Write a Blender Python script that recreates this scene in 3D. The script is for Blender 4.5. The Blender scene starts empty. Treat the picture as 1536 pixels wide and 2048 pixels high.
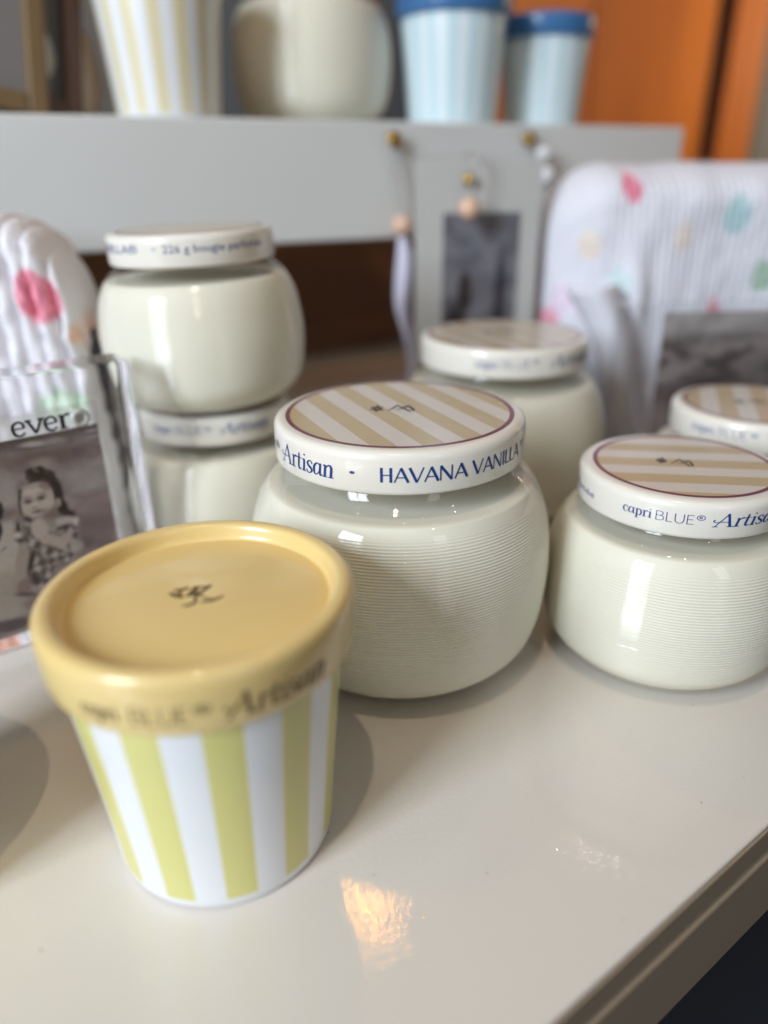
import bpy, bmesh, math, random
from mathutils import Vector, Matrix, noise
from math import sin, cos, pi, radians, atan2, sqrt, exp, hypot
random.seed(7)
scene = bpy.context.scene
C = scene.collection

# ------------------------------------------------------------------ camera
CAM_H = .1934
cd = bpy.data.cameras.new('camera'); cam = bpy.data.objects.new('camera', cd); C.objects.link(cam)
p, r = radians(24.46), radians(-.77)
fw = Vector((0, cos(p), -sin(p))); up0 = Vector((0, sin(p), cos(p))); rt0 = Vector((1, 0, 0))
rt = cos(r)*rt0 + sin(r)*up0; up = -sin(r)*rt0 + cos(r)*up0
m = Matrix((rt, up, -fw)).transposed().to_4x4(); m.translation = (0, 0, CAM_H)
cam.matrix_world = m
cd.sensor_fit = 'VERTICAL'; cd.sensor_height = 24; cd.sensor_width = 18
cd.lens = 1458/2048*24
cd.clip_start = .01; cd.clip_end = 50
cd.dof.use_dof = True; cd.dof.focus_distance = .260; cd.dof.aperture_fstop = cd.lens/1000/.0085
scene.camera = cam

# ------------------------------------------------------------------ world, lamps, exposure
w = bpy.data.worlds.new('World'); scene.world = w; w.use_nodes = True
bgn = w.node_tree.nodes['Background']; bgn.inputs[0].default_value = (.97, .88, .78, 1); bgn.inputs[1].default_value = .095
scene.view_settings.view_transform = 'Standard'; scene.view_settings.look = 'None'
scene.view_settings.exposure = .10; scene.view_settings.gamma = 1
scene.view_settings.use_curve_mapping = False

def lamp_area(name, loc, target, sx, sy, power, col):
    d = bpy.data.lights.new(name, 'AREA'); d.shape = 'RECTANGLE'; d.size = sx; d.size_y = sy
    d.energy = power; d.color = col
    o = bpy.data.objects.new(name, d); C.objects.link(o); o.location = loc
    o.rotation_euler = (Vector(target)-Vector(loc)).to_track_quat('-Z', 'Y').to_euler()
    return o
def lamp_point(name, loc, power, col, rad):
    d = bpy.data.lights.new(name, 'POINT'); d.energy = power; d.color = col; d.shadow_soft_size = rad
    o = bpy.data.objects.new(name, d); C.objects.link(o); o.location = loc
    return o
# shop window, four panes, behind the camera on the left
wc = Vector((-1.25, -1.12, .98)); wa = Vector((.67, -.74, 0)); 
for i in (-1, 1):
    for j in (-1, 1):
        q = wc + wa*(.16*i) + Vector((0, 0, .27*j))
        lamp_area('window_pane', q, q + Vector((.74, .67, -.45)), .29, .48, 11.5, (.80, .90, 1.0))
# second, smaller window farther right behind the camera
lamp_area('side_window', (1.0, -1.35, 1.05), (0, .35, .05),   .35, .8, 2.2, (.93, .96, 1.0))
# warm ceiling spot above the camera (crisp lid shadows)
lamp_point('ceiling_spot', (-.062, -.17, 1.30), 10, (1.0, .80, .58), .014)
# small lamps ahead, seen as glints
lamp_point('pendant_bulb', (-.0545, 1.286, 1.48), 4.6, (1.0, .42, .06), .032)
lamp_point('ceiling_bulb', (.62, 1.56, 1.46), 2.0, (1.0, .95, .9), .020)
for q in ((-1.0, -.3, 2.2), (-.45, -1.1, 2.3), (.1, -1.2, 2.1), (.55, -.7, 2.2), (.95, -1.3, 2.0), (1.3, -.2, 2.2), (-.3, .2, 2.3), (.75, .4, 2.2)):
    lamp_point('ceiling_bulb', q, 1.3, (1.0, .88, .70), .022)
lamp_area('door_fill_lamp', (.98, 1.2, .50), (.55, 1.62, .40),   .25, .25, 2.6, (1.0, .78, .5))  # unseen warm lamp added to brighten the orange door

# ------------------------------------------------------------------ helpers
def lin(c):
    c = c/255
    return c/12.92 if c <= .04045 else ((c+.055)/1.055)**2.4
def rgb(r, g, b): return (lin(r), lin(g), lin(b), 1)
def mat(name, col=(.8, .8, .8, 1), rough=.5, coat=0, coat_rough=.05, metal=0, spec=.5, sub=0, subcol=None):
    M = bpy.data.materials.new(name); M.use_nodes = True
    b = M.node_tree.nodes['Principled BSDF']
    b.inputs['Base Color'].default_value = col; b.inputs['Roughness'].default_value = rough
    b.inputs['Coat Weight'].default_value = coat; b.inputs['Coat Roughness'].default_value = coat_rough
    b.inputs['Metallic'].default_value = metal; b.inputs['Specular IOR Level'].default_value = spec
    if sub:
        b.inputs['Subsurface Weight'].default_value = sub
        b.inputs['Subsurface Radius'].default_value = (.012, .010, .007); b.inputs['Subsurface Scale'].default_value = .6
    return M
def nodes(M): return M.node_tree.nodes, M.node_tree.links, M.node_tree.nodes['Principled BSDF']
def add(N, t, **k):
    n = N.new(t)
    for a, v in k.items(): setattr(n, a, v)
    return n
def mathn(N, L, op, a, b=None):
    n = N.new('ShaderNodeMath'); n.operation = op
    for i, v in enumerate((a, b)):
        if v is None: continue
        if isinstance(v, (int, float)): n.inputs[i].default_value = v
        else: L.new(v, n.inputs[i])
    return n.outputs[0]
def mixc(N, L, f, a, b):
    n = N.new('ShaderNodeMix'); n.data_type = 'RGBA'
    L.new(f, n.inputs[0])
    for i, v in ((6, a), (7, b)):
        if isinstance(v, tuple): n.inputs[i].default_value = v
        else: L.new(v, n.inputs[i])
    return n.outputs[2]
def bump_noise(M, scale, dist, strength=.3, detail=3, coat=True):
    N, L, b = nodes(M)
    tc = add(N, 'ShaderNodeTexCoord'); nz = add(N, 'ShaderNodeTexNoise'); nz.inputs['Scale'].default_value = scale; nz.inputs['Detail'].default_value = detail
    bp = add(N, 'ShaderNodeBump'); bp.inputs['Strength'].default_value = strength; bp.inputs['Distance'].default_value = dist
    L.new(tc.outputs['Object'], nz.inputs['Vector']); L.new(nz.outputs[0], bp.inputs['Height']); L.new(bp.outputs[0], b.inputs['Normal'])
    if coat: L.new(bp.outputs[0], b.inputs['Coat Normal'])
    return nz

def mesh_obj(name, verts, faces, material, parent=None, smooth=True, cols=None):
    me = bpy.data.meshes.new(name); me.from_pydata(verts, [], faces); me.update()
    if smooth: me.polygons.foreach_set('use_smooth', [True]*len(me.polygons))
    if cols:
        at = me.color_attributes.new('Col', 'FLOAT_COLOR', 'POINT')
        flat = []
        for c in cols: flat += [c[0], c[1], c[2], 1]
        at.data.foreach_set('color', flat)
    if material: me.materials.append(material)
    o = bpy.data.objects.new(name, me); C.objects.link(o)
    if parent: o.parent = parent
    return o
def tag(o, label=None, cat=None, group=None, kind=None):
    if label: o['label'] = label
    if cat: o['category'] = cat
    if group: o['group'] = group
    if kind: o['kind'] = kind
    return o
def empty(name, loc, rz, label, cat, group=None):
    o = bpy.data.objects.new(name, None); C.objects.link(o); o.location = loc; o.rotation_euler = (0, 0, rz)
    o.empty_display_size = .02
    return tag(o, label, cat, group)
def lathe(name, prof, segs, material, parent=None, loc=None):
    V, F = [], []
    rings = []
    for (rr, z) in prof:
        if rr < 1e-6:
            rings.append([len(V)]); V.append((0, 0, z))
        else:
            rings.append(list(range(len(V), len(V)+segs)))
            for k in range(segs):
                a = 2*pi*k/segs; V.append((rr*cos(a), rr*sin(a), z))
    for A, B in zip(rings, rings[1:]):
        for k in range(segs):
            k2 = (k+1) % segs
            if len(A) == 1 and len(B) == 1: continue
            if len(A) == 1: F.append((A[0], B[k2], B[k]))
            elif len(B) == 1: F.append((A[k], A[k2], B[0]))
            else: F.append((A[k], A[k2], B[k2], B[k]))
    o = mesh_obj(name, V, F, material, parent)
    if loc: o.location = loc
    return o
def catmull(pts, n=6):
    out = []
    P = [pts[0]] + list(pts) + [pts[-1]]
    for i in range(1, len(P)-2):
        a, b, c, d = P[i-1], P[i], P[i+1], P[i+2]
        for k in range(n):
            t = k/n
            out.append(tuple(.5*((2*b[j]) + (-a[j]+c[j])*t + (2*a[j]-5*b[j]+4*c[j]-d[j])*t*t + (-a[j]+3*b[j]-3*c[j]+d[j])*t**3) for j in range(len(b))))
    out.append(tuple(pts[-1]))
    return out
def box(name, lo, hi, material, parent=None, bevel=.0):
    bm = bmesh.new(); bmesh.ops.create_cube(bm, size=1)
    for v in bm.verts: v.co = Vector([lo[i] + (v.co[i]+.5)*(hi[i]-lo[i]) for i in range(3)])
    if bevel: bmesh.ops.bevel(bm, geom=list(bm.edges), offset=bevel, segments=3, profile=.5, affect='EDGES')
    me = bpy.data.meshes.new(name); bm.to_mesh(me); bm.free()
    me.materials.append(material)
    if bevel: me.polygons.foreach_set('use_smooth', [True]*len(me.polygons))
    o = bpy.data.objects.new(name, me); C.objects.link(o)
    if bevel:
        wn = o.modifiers.new('weighted_normal', 'WEIGHTED_NORMAL'); wn.weight = 100
    if parent: o.parent = parent
    return o
def tube(name, pts, rad, material, parent=None, segs=10, n=6):
    pts = [Vector(q) for q in catmull(pts, n)]
    V, F = [], []
    for i, q in enumerate(pts):
        t = (pts[min(i+1, len(pts)-1)]-pts[max(i-1, 0)]).normalized()
        a = t.orthogonal().normalized(); b = t.cross(a)
        for k in range(segs):
            g = 2*pi*k/segs; V.append(tuple(q + a*cos(g)*rad + b*sin(g)*rad))
    for i in range(len(pts)-1):
        for k in range(segs): F.append((i*segs+k, i*segs+(k+1) % segs, (i+1)*segs+(k+1) % segs, (i+1)*segs+k))
    return mesh_obj(name, V, F, material, parent)
def ball(name, loc, rad, material, parent=None, sz=1):
    prof = [(rad*sin(pi*k/14), -rad*cos(pi*k/14)*sz) for k in range(15)]
    return lathe(name, prof, 20, material, parent, loc)

# ------------------------------------------------------------------ lettering: pen strokes, each (x, y, width)
def SER(x0, x1, y=0, wd=.05): return [(x0, y, wd), (x1, y, wd)]
SERIF = {
 'A': (.90, [[(.02, 0, .05), (.42, 1, .06)], [(.40, 1, .12), (.74, 0, .14)], [(.60, .36, .05), (.2, .36, .05), (-.02, .33, .05), (-.15, .42, .06), (-.1, .53, .07)], SER(-.1, .16), SER(.58, .92)]),
 'r': (.43, [[(.13, 0, .13), (.13, .62, .12)], [(0, .58, .05), (.14, .63, .06)], SER(-.02, .3), [(.13, .40, .05), (.22, .57, .06), (.33, .63, .10), (.39, .58, .12)]]),
 't': (.40, [[(.15, .88, .06), (.15, .6, .12), (.15, .14, .12), (.23, .01, .09), (.36, .08, .04)], SER(0, .34, .61)]),
 'i': (.31, [[(.14, 0, .13), (.14, .62, .12)], [(0, .58, .05), (.14, .63, .06)], SER(0, .29), [(.14, .82, .08), (.14, .86, .14), (.14, .90, .08)]]),
 's': (.45, [[(.37, .48, .06), (.30, .61, .06), (.17, .63, .06), (.07, .51, .10), (.14, .37, .12), (.29, .26, .13), (.37, .13, .10), (.26, 0, .06), (.11, 0, .06), (.02, .15, .06)]]),
 'a': (.58, [[(.40, .52, .05), (.25, .63, .06), (.09, .50, .11), (.05, .26, .13), (.12, .03, .08), (.27, .05, .05), (.40, .26, .05)], [(.42, .64, .11), (.42, .14, .12), (.47, .01, .08), (.57, .07, .04)]]),
 'n': (.64, [[(.13, 0, .13), (.13, .62, .12)], [(0, .58, .05), (.14, .63, .06)], SER(0, .28), [(.13, .42, .05), (.24, .58, .06), (.37, .63, .09), (.47, .48, .13), (.47, 0, .13)], SER(.34, .62)]),
 'c': (.46, [[(.38, .47, .12), (.30, .61, .06), (.17, .62, .07), (.06, .45, .12), (.06, .2, .12), (.17, .0, .08), (.31, .02, .05), (.41, .14, .04)]]),
 'p': (.58, [[(.13, .62, .12), (.13, -.30, .13)], [(0, .58, .05), (.14, .63, .06)], SER(0, .30, -.3), [(.13, .45, .05), (.25, .62, .07), (.42, .54, .11), (.48, .31, .13), (.42, .06, .10), (.27, -.01, .06), (.13, .12, .05)]]),
 'e': (.52, [[(.05, .34, .06), (.43, .34, .06)], [(.43, .34, .08), (.39, .55, .08), (.24, .64, .08), (.08, .52, .09), (.04, .30, .09), (.12, .06, .09), (.28, 0, .08), (.44, .12, .07)]]),
 'v': (.60, [[(.06, .62, .09), (.29, 0, .09)], [(.29, 0, .08), (.53, .62, .08)], SER(-.04, .18, .62, .08), SER(.40, .64, .62, .08)]),
 ' ': (.30, []),
}
def caps(tk, tn):
    h = tn*.9
    return {
     'H': (.84, [[(.10, 0, tk), (.10, 1, tk)], [(.66, 0, tk), (.66, 1, tk)], [(.10, .5, h), (.66, .5, h)]]),
     'A': (.92, [[(.02, 0, tn), (.44, 1, tn)], [(.42, 1, tk), (.86, 0, tk)], [(.18, .34, h), (.70, .34, h)]]),
     'V': (.90, [[(.02, 1, tk), (.45, 0, tk)], [(.45, 0, tn), (.86, 1, tn)]]),
     'N': (.98, [[(.08, 0, tn), (.08, 1, tn)], [(.08, 1, tk), (.80, 0, tk)], [(.80, 0, tn), (.80, 1, tn)]]),
     'I': (.32, [[(.12, 0, tk), (.12, 1, tk)]]),
     'L': (.60, [[(.10, 0, tk), (.10, 1, tk)], [(.10, h/2, h), (.54, h/2, h)]]),
     'B': (.74, [[(.10, 0, tk), (.10, 1, tk)], [(.10, 1-h/2, h), (.36, 1-h/2, h), (.54, .88, h), (.54, .64, h), (.36, .53, h), (.10, .53, h)], [(.36, .53, h), (.60, .44, h), (.62, .14, h), (.40, h/2, h), (.10, h/2, h)]]),
     'U': (.84, [[(.10, 1, tk), (.10, .36, tk), (.20, .08, tk), (.40, .01, tk), (.60, .08, tk), (.70, .36, tk), (.70, 1, tk)]]),
     'E': (.66, [[(.10, 0, tk), (.10, 1, tk)], [(.10, 1-h/2, h), (.56, 1-h/2, h)], [(.10, .52, h), (.50, .52, h)], [(.10, h/2, h), (.56, h/2, h)]]),
     ' ': (.36, []),
    }
CAPS = caps(.165, .085); LIGHT = caps(.065, .065)
REG = (.62, [[(.3+.27*cos(a*pi/8), .3+.27*sin(a*pi/8), .055) for a in range(17)], [(.22, .16, .06), (.22, .45, .06)], [(.22, .44, .05), (.34, .43, .05), (.37, .36, .05), (.32, .30, .05), (.22, .29, .05)], [(.30, .30, .05), (.39, .16, .05)]])
DOTG = (.3, [[(.08, .4, .08), (.15, .4, .2), (.22, .4, .08)]])
def strokes(text, font, shear=0):
    x, out = 0, []
    for ch in text:
        adv, st = REG if ch == '®' else DOTG if ch == '·' else font[ch]
        for s in st: out.append([(a+x+shear*b, b, c) for a, b, c in s])
        x += adv
    return out, x
def ribbons(sts, mapf, lift=4e-6):
    V, F = [], []
    for k, s in enumerate(sts):
        pts = catmull(s, 6)
        n0 = len(V)
        for i, (x, y, wd) in enumerate(pts):
            a, b = pts[max(0, i-1)], pts[min(len(pts)-1, i+1)]
            dx, dy = b[0]-a[0], b[1]-a[1]; l = hypot(dx, dy) or 1
            nx, ny = -dy/l*wd/2, dx/l*wd/2
            V.append(mapf(x+nx, y+ny, k*lift)); V.append(mapf(x-nx, y-ny, k*lift))
        for i in range(len(pts)-1): F.append((n0+2*i, n0+2*i+1, n0+2*i+3, n0+2*i+2))
    return V, F
def cyl_words(name, words, R, material, parent, off=.00012, taper=None):
    """words: (text, font, shear, a0, a1 in degrees measured round from -y to +x, z of baseline, cap height)"""
    V, F = [], []
    for (text, font, sh, a0, a1, z0, h) in words:
        sts, wd = strokes(text, font, sh)
        def mp(x, y, l):
            a = radians(a0 + (a1-a0)*x/wd); z = z0 + y*h
            rr = (R if taper is None else taper(z)) + off + l
            return (rr*sin(a), -rr*cos(a), z)
        v, f = ribbons(sts, mp); n = len(V); V += v; F += [tuple(i+n for i in q) for q in f]
    return mesh_obj(name, V, F, material, parent, smooth=False)
def font_on_cyl(name, text, R, a0, a1, z0, h, material, parent):
    cu = bpy.data.curves.new('lettering_source', 'FONT'); cu.body = text; cu.size = 1; cu.resolution_u = 2
    o = bpy.data.objects.new('lettering_source', cu); C.objects.link(o)
    bpy.context.view_layer.update()
    me = bpy.data.meshes.new_from_object(o.evaluated_get(bpy.context.evaluated_depsgraph_get()))
    bpy.data.objects.remove(o); bpy.data.curves.remove(cu)
    x1 = max(v.co.x for v in me.vertices)
    V = []
    for v in me.vertices:
        a = radians(a0+(a1-a0)*v.co.x/x1); V.append(((R+.00012)*sin(a), -(R+.00012)*cos(a), z0+v.co.y*h/.72))
    F = [tuple(q.vertices) for q in me.polygons]
    bpy.data.meshes.remove(me)
    return mesh_obj(name, V, F, material, parent, smooth=False)

# ------------------------------------------------------------------ materials
M_table = mat('table_paint', (.72, .675, .62, 1), .40, .9, .10, 0, .25)
def table_nodes():
    N, L, b = nodes(M_table)
    tc = add(N, 'ShaderNodeTexCoord')
    n1 = add(N, 'ShaderNodeTexNoise'); n1.inputs['Scale'].default_value = 620; n1.inputs['Detail'].default_value = 2
    n2 = add(N, 'ShaderNodeTexNoise'); n2.inputs['Scale'].default_value = 70; n2.inputs['Detail'].default_value = 3
    for n in (n1, n2): L.new(tc.outputs['Object'], n.inputs['Vector'])
    h = mathn(N, L, 'ADD', mathn(N, L, 'MULTIPLY', n1.outputs[0], 2.6), mathn(N, L, 'MULTIPLY', n2.outputs[0], 1.2))
    bp = add(N, 'ShaderNodeBump'); bp.inputs['Strength'].default_value = 1; bp.inputs['Distance'].default_value = .000028
    L.new(h, bp.inputs['Height']); L.new(bp.outputs[0], b.inputs['Coat Normal']); L.new(bp.outputs[0], b.inputs['Normal'])
    # scuffs: uneven gloss, and faint dirt
    n3 = add(N, 'ShaderNodeTexNoise'); n3.inputs['Scale'].default_value = 14; n3.inputs['Detail'].default_value = 5
    L.new(tc.outputs['Object'], n3.inputs['Vector'])
    mr = add(N, 'ShaderNodeMapRange'); mr.inputs[1].default_value = .3; mr.inputs[2].default_value = .75; mr.inputs[3].default_value = .02; mr.inputs[4].default_value = .05
    L.new(n3.outputs[0], mr.inputs[0]); L.new(mr.outputs[0], b.inputs['Coat Roughness'])
    vo = add(N, 'ShaderNodeTexVoronoi'); vo.inputs['Scale'].default_value = 150; vo.inputs['Randomness'].default_value = 1
    L.new(tc.outputs['Object'], vo.inputs['Vector'])
    wn = add(N, 'ShaderNodeTexWhiteNoise'); L.new(vo.outputs['Position'], wn.inputs['Vector'])
    big = mathn(N, L, 'MULTIPLY', mathn(N, L, 'POWER', wn.outputs['Value'], 2), .07)
    sp = mathn(N, L, 'LESS_THAN', vo.outputs['Distance'], big)
    n4 = add(N, 'ShaderNodeTexNoise'); n4.inputs['Scale'].default_value = 9; n4.inputs['Detail'].default_value = 6
    L.new(tc.outputs['Object'], n4.inputs['Vector'])
    c0 = mixc(N, L, n4.outputs[0], (.76, .715, .66, 1), (.69, .645, .59, 1))
    L.new(mixc(N, L, mathn(N, L, 'MULTIPLY', sp, mathn(N, L, 'MULTIPLY', mathn(N, L, 'POWER', wn.outputs['Value'], 3), .65)), c0, (.12, .10, .085, 1)), b.inputs['Base Color'])
table_nodes()
M_edge = mat('edge_shade_paint', (.34, .265, .19, 1), .45, .2, .2); bump_noise(M_edge, 1400, .0003, .5)  # brown of the shaded, warmly lit table edge put into the colour
M_riser = mat('riser_paint', (.70, .70, .69, 1), .38)
bump_noise(M_riser, 300, .0002, .3)
M_wax = mat('wax', (.82, .785, .675, 1), .55, sub=.15); 
M_lid = mat('lid_enamel', (.84, .80, .725, 1), .30, .7, .06)
bump_noise(M_lid, 260, .00012, .25, 4)
M_blue = mat('blue_ink', rgb(30, 62, 130), .35)
M_blue2 = mat('pale_blue_ink', rgb(70, 88, 150), .35)
M_brownink = mat('brown_ink', rgb(88, 66, 34), .4)
M_dark = mat('dark_ink', rgb(62, 52, 56), .4)
M_yel = mat('yellow_enamel', (.80, .60, .255, 1), .34, .6, .10); bump_noise(M_yel, 160, .00012, .2, 3)
M_bluelid = mat('blue_lid_enamel', rgb(62, 112, 165), .35, .3, .1)
M_gold = mat('gold_metal', rgb(190, 150, 70), .3, metal=1)
M_peach = mat('peach_bead', rgb(228, 190, 165), .5)
M_whitebead = mat('white_bead', rgb(225, 225, 228), .5)
M_ribbon = mat('ribbon_cloth', rgb(215, 212, 232), .7)
M_cord = mat('cord', rgb(190, 182, 176), .8)
M_black = mat('black_type', rgb(28, 26, 26), .4)

def glass_shell(name, tint=(.975, .98, .968, 1), ior=1.5):
    M = bpy.data.materials.new(name); M.use_nodes = True
    N, L = M.node_tree.nodes, M.node_tree.links
    N.remove(N['Principled BSDF']); out = N['Material Output']
    tr = add(N, 'ShaderNodeBsdfTransparent'); tr.inputs[0].default_value = tint
    gl = add(N, 'ShaderNodeBsdfGlossy'); gl.inputs['Roughness'].default_value = .035
    fr = add(N, 'ShaderNodeFresnel'); fr.inputs[0].default_value = ior
    mx = add(N, 'ShaderNodeMixShader')
    ge = add(N, 'ShaderNodeNewGeometry')          # only the outer face of the thin wall mirrors
    f = mathn(N, L, 'MULTIPLY', fr.outputs[0], mathn(N, L, 'SUBTRACT', 1, ge.outputs['Backfacing']))
    L.new(f, mx.inputs[0]); L.new(tr.outputs[0], mx.inputs[1]); L.new(gl.outputs[0], mx.inputs[2]); L.new(mx.outputs[0], out.inputs[0])
    return M
M_glass = glass_shell('jar_glass')
M_acrylic = mat('acrylic', (1, 1, 1, 1), 0.0)
M_acrylic.node_tree.nodes['Principled BSDF'].inputs['Transmission Weight'].default_value = 1
M_acrylic.node_tree.nodes['Principled BSDF'].inputs['IOR'].default_value = 1.18
M_clear = glass_shell('clear_film', (.96, .965, .965, 1), 1.6)

def striped_label(name, ang, width, phase, R):
    """tan stripes of the given width on white, with a maroon ring, in the disc's own coordinates"""
    M = mat(name, (1, 1, 1, 1), .33, .5, .10); N, L, b = nodes(M)
    tc = add(N, 'ShaderNodeTexCoord'); sx = add(N, 'ShaderNodeSeparateXYZ'); L.new(tc.outputs['Object'], sx.inputs[0])
    d = mathn(N, L, 'ADD', mathn(N, L, 'MULTIPLY', sx.outputs[0], cos(ang)), mathn(N, L, 'MULTIPLY', sx.outputs[1], sin(ang)))
    fr = mathn(N, L, 'FRACT', mathn(N, L, 'ADD', mathn(N, L, 'DIVIDE', mathn(N, L, 'SUBTRACT', d, phase), 2*width), 100.25))
    s = mathn(N, L, 'LESS_THAN', fr, .5)
    nz = add(N, 'ShaderNodeTexNoise'); nz.inputs['Scale'].default_value = 90; nz.inputs['Detail'].default_value = 6
    L.new(tc.outputs['Object'], nz.inputs['Vector'])
    tan_ = mixc(N, L, nz.outputs[0], (.56, .435, .25, 1), (.52, .40, .225, 1))
    c = mixc(N, L, s, mixc(N, L, nz.outputs[0], (.72, .66, .60, 1), (.66, .605, .55, 1)), tan_)
    rr = mathn(N, L, 'SQRT', mathn(N, L, 'ADD', mathn(N, L, 'MULTIPLY', sx.outputs[0], sx.outputs[0]), mathn(N, L, 'MULTIPLY', sx.outputs[1], sx.outputs[1])))
    ring = mathn(N, L, 'GREATER_THAN', rr, R-.0018)
    L.new(mixc(N, L, ring, c, (.165, .012, .05, 1)), b.inputs['Base Color'])
    mr = add(N, 'ShaderNodeMapRange'); mr.inputs[1].default_value = .35; mr.inputs[2].default_value = .7; mr.inputs[3].default_value = .05; mr.inputs[4].default_value = .3
    L.new(nz.outputs[0], mr.inputs[0]); L.new(mr.outputs[0], b.inputs['Coat Roughness'])
    return M
def cup_stripes(name, n, phase, zc, ca, cb, cbase):
    M = mat(name, (1, 1, 1, 1), .35, .5, .12); N, L, b = nodes(M)
    tc = add(N, 'ShaderNodeTexCoord'); sx = add(N, 'ShaderNodeSeparateXYZ'); L.new(tc.outputs['Object'], sx.inputs[0])
    a = mathn(N, L, 'ARCTAN2', sx.outputs[0], mathn(N, L, 'MULTIPLY', sx.outputs[1], -1))
    fr = mathn(N, L, 'FRACT', mathn(N, L, 'ADD', mathn(N, L, 'DIVIDE', mathn(N, L, 'SUBTRACT', a, phase), 2*pi/n), 100.25))
    s = mathn(N, L, 'MULTIPLY', mathn(N, L, 'LESS_THAN', fr, .5), mathn(N, L, 'GREATER_THAN', sx.outputs[2], zc))
    L.new(mixc(N, L, s, cb, ca), b.inputs['Base Color'])
    return M

# ------------------------------------------------------------------ the setting
M_floor = mat('floor_carpet', (.030, .034, .045, 1), .9)
fl = mesh_obj('floor', [(-6, -4, -.78), (6, -4, -.78), (6, 6, -.78), (-6, 6, -.78)], [(0, 1, 2, 3)], M_floor, smooth=False); tag(fl, kind='structure')
M_wall = mat('wall_paint', (.16, .15, .145, 1), .8); bump_noise(M_wall, 3, .01, .2)
wl = box('wall', (-5, 2.6, -.78), (5, 2.7, 3.0), M_wall); tag(wl, kind='structure')
M_wood = mat('orange_wood', (.50, .15, .012, 1), .45)
def wood_nodes(M, c1, c2, sc):
    N, L, b = nodes(M); tc = add(N, 'ShaderNodeTexCoord'); mp = add(N, 'ShaderNodeMapping'); mp.inputs['Scale'].default_value = sc
    nz = add(N, 'ShaderNodeTexNoise'); nz.inputs['Scale'].default_value = 4; nz.inputs['Detail'].default_value = 5; nz.inputs['Distortion'].default_value = .6
    L.new(tc.outputs['Object'], mp.inputs[0]); L.new(mp.outputs[0], nz.inputs['Vector'])
    L.new(mixc(N, L, nz.outputs[0], c1, c2), b.inputs['Base Color'])
wood_nodes(M_wood, (.66, .175, .001, 1), (.16, .027, .001, 1), (3.2, 3.2, .22))
# tall orange boards standing behind the table on the right
wp = empty('wooden_door', (.62, 1.62, -.78), radians(-6), 'orange stained wooden door behind the riser, split by a dark gap', 'door')
for x0, x1, dy in ((-.42, -.215, 0), (-.212, .012, .004), (.045, .105, .002)):
    box('door_plank', (x0, -.02+dy, 0), (x1, .02+dy, 2.4), M_wood, wp, .004)
M_gap = mat('door_shadow_board', (.012, .008, .006, 1), .8)  # near-black colour stands in for the shade between the planks
box('gap_shade_board', (-.42, .0245, 0), (.106, .04, 2.4), M_gap, wp)
M_pillar = mat('grey_plaster', (.15, .145, .14, 1), .8)
pil = box('pillar', (.745, 1.66, -.78), (1.3, 1.9, 2.4), M_pillar, bevel=.01); tag(pil, 'grey plaster pillar at the right edge beside the orange door', 'pillar')
M_green = mat('dark_cabinet_paint', (.045, .05, .042, 1), .6)
cb = empty('dark_cabinet', (-.18, 1.75, -.78), radians(6), 'dark cabinet far behind the big cream jar on the riser', 'cabinet')
box('carcass', (-.75, 0, 0), (.42, .4, 2.3), M_green, cb, .01)
box('cabinet_door', (-.70, -.018, .1), (-.18, 0, 2.2), mat('brown_panel', (.10, .075, .05, 1), .5), cb, .006)
box('cabinet_door', (-.16, -.018, .1), (.38, 0, 2.2), mat('slate_panel', (.06, .065, .075, 1), .5), cb, .006)

# ------------------------------------------------------------------ display table: front edge runs obliquely
E0 = Vector((.04, .1132, 0)); ed = Vector((.1242-.04, .174-.1132, 0)).normalized(); en = Vector((-ed.y, ed.x, 0))
tb = empty('display_table', E0, atan2(ed.y, ed.x), 'glossy cream painted display table with grooved brown shaded edge', 'table')
box('tabletop', (-1.4, 0, -.0125), (1.3, .86, 0), M_table, tb, .0012)
box('edge_shade_band', (-1.4, -.0011, -.0121), (1.3, -.0002, -.0009), M_edge, tb, .0004)  # thin strip added to give the cream slab its shaded edge tone
box('edge_bead', (-1.4, .0035, -.0165), (1.3, .86, -.0125), M_edge, tb, .0008)
box('apron', (-1.4, -.0014, -.055), (1.3, .85, -.0165), M_edge, tb, .0015)
for x in (-1.3, 1.2):
    for y in (.03, .75): box('leg', (x-.03, y, -.78), (x+.03, y+.06, -.055), M_edge, tb, .003)

# dark wooden panel closing the back of the table, seen under the riser
M_backwood = mat('back_wood', (.07, .035, .02, 1), .5); wood_nodes(M_backwood, (.34, .15, .065, 1), (.07, .045, .032, 1), (1.2, 3, 9))
bb = box('wooden_backboard', (-1.2, .70, 0.0005), (1.2, .72, .215), M_backwood, None, .002)
bb.matrix_world = Matrix.Translation(E0) @ Matrix.Rotation(atan2(ed.y, ed.x), 4, 'Z'); tag(bb, 'dark brown wooden board at the back of the table under the riser', 'board')

# ------------------------------------------------------------------ riser
RY = atan2(.423, .906); L0 = Vector((-.223, .49, 0)); RD = Vector((.906, .423, 0)); RN = Vector((.423, -.906, 0))
def rp(s, t, z): return L0 + RD*s - RN*t + Vector((0, 0, z))
rs = empty('display_riser', L0, RY, 'pale grey painted wooden riser shelf holding cups and a jar', 'riser')
ZT = .2325
box('front_board', (-.40, 0, .1525), (.542, .016, ZT), M_riser, rs, .002)
box('top_board', (-.40, .0165, ZT-.017), (.542, .185, ZT-.0004), M_riser, rs, .0015)
box('end_board', (.526, .0165, 0.0003), (.541, .183, ZT-.018), M_riser, rs, .0015)
box('end_board', (-.399, .0165, 0.0003), (-.384, .183, ZT-.018), M_riser, rs, .0015)

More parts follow.
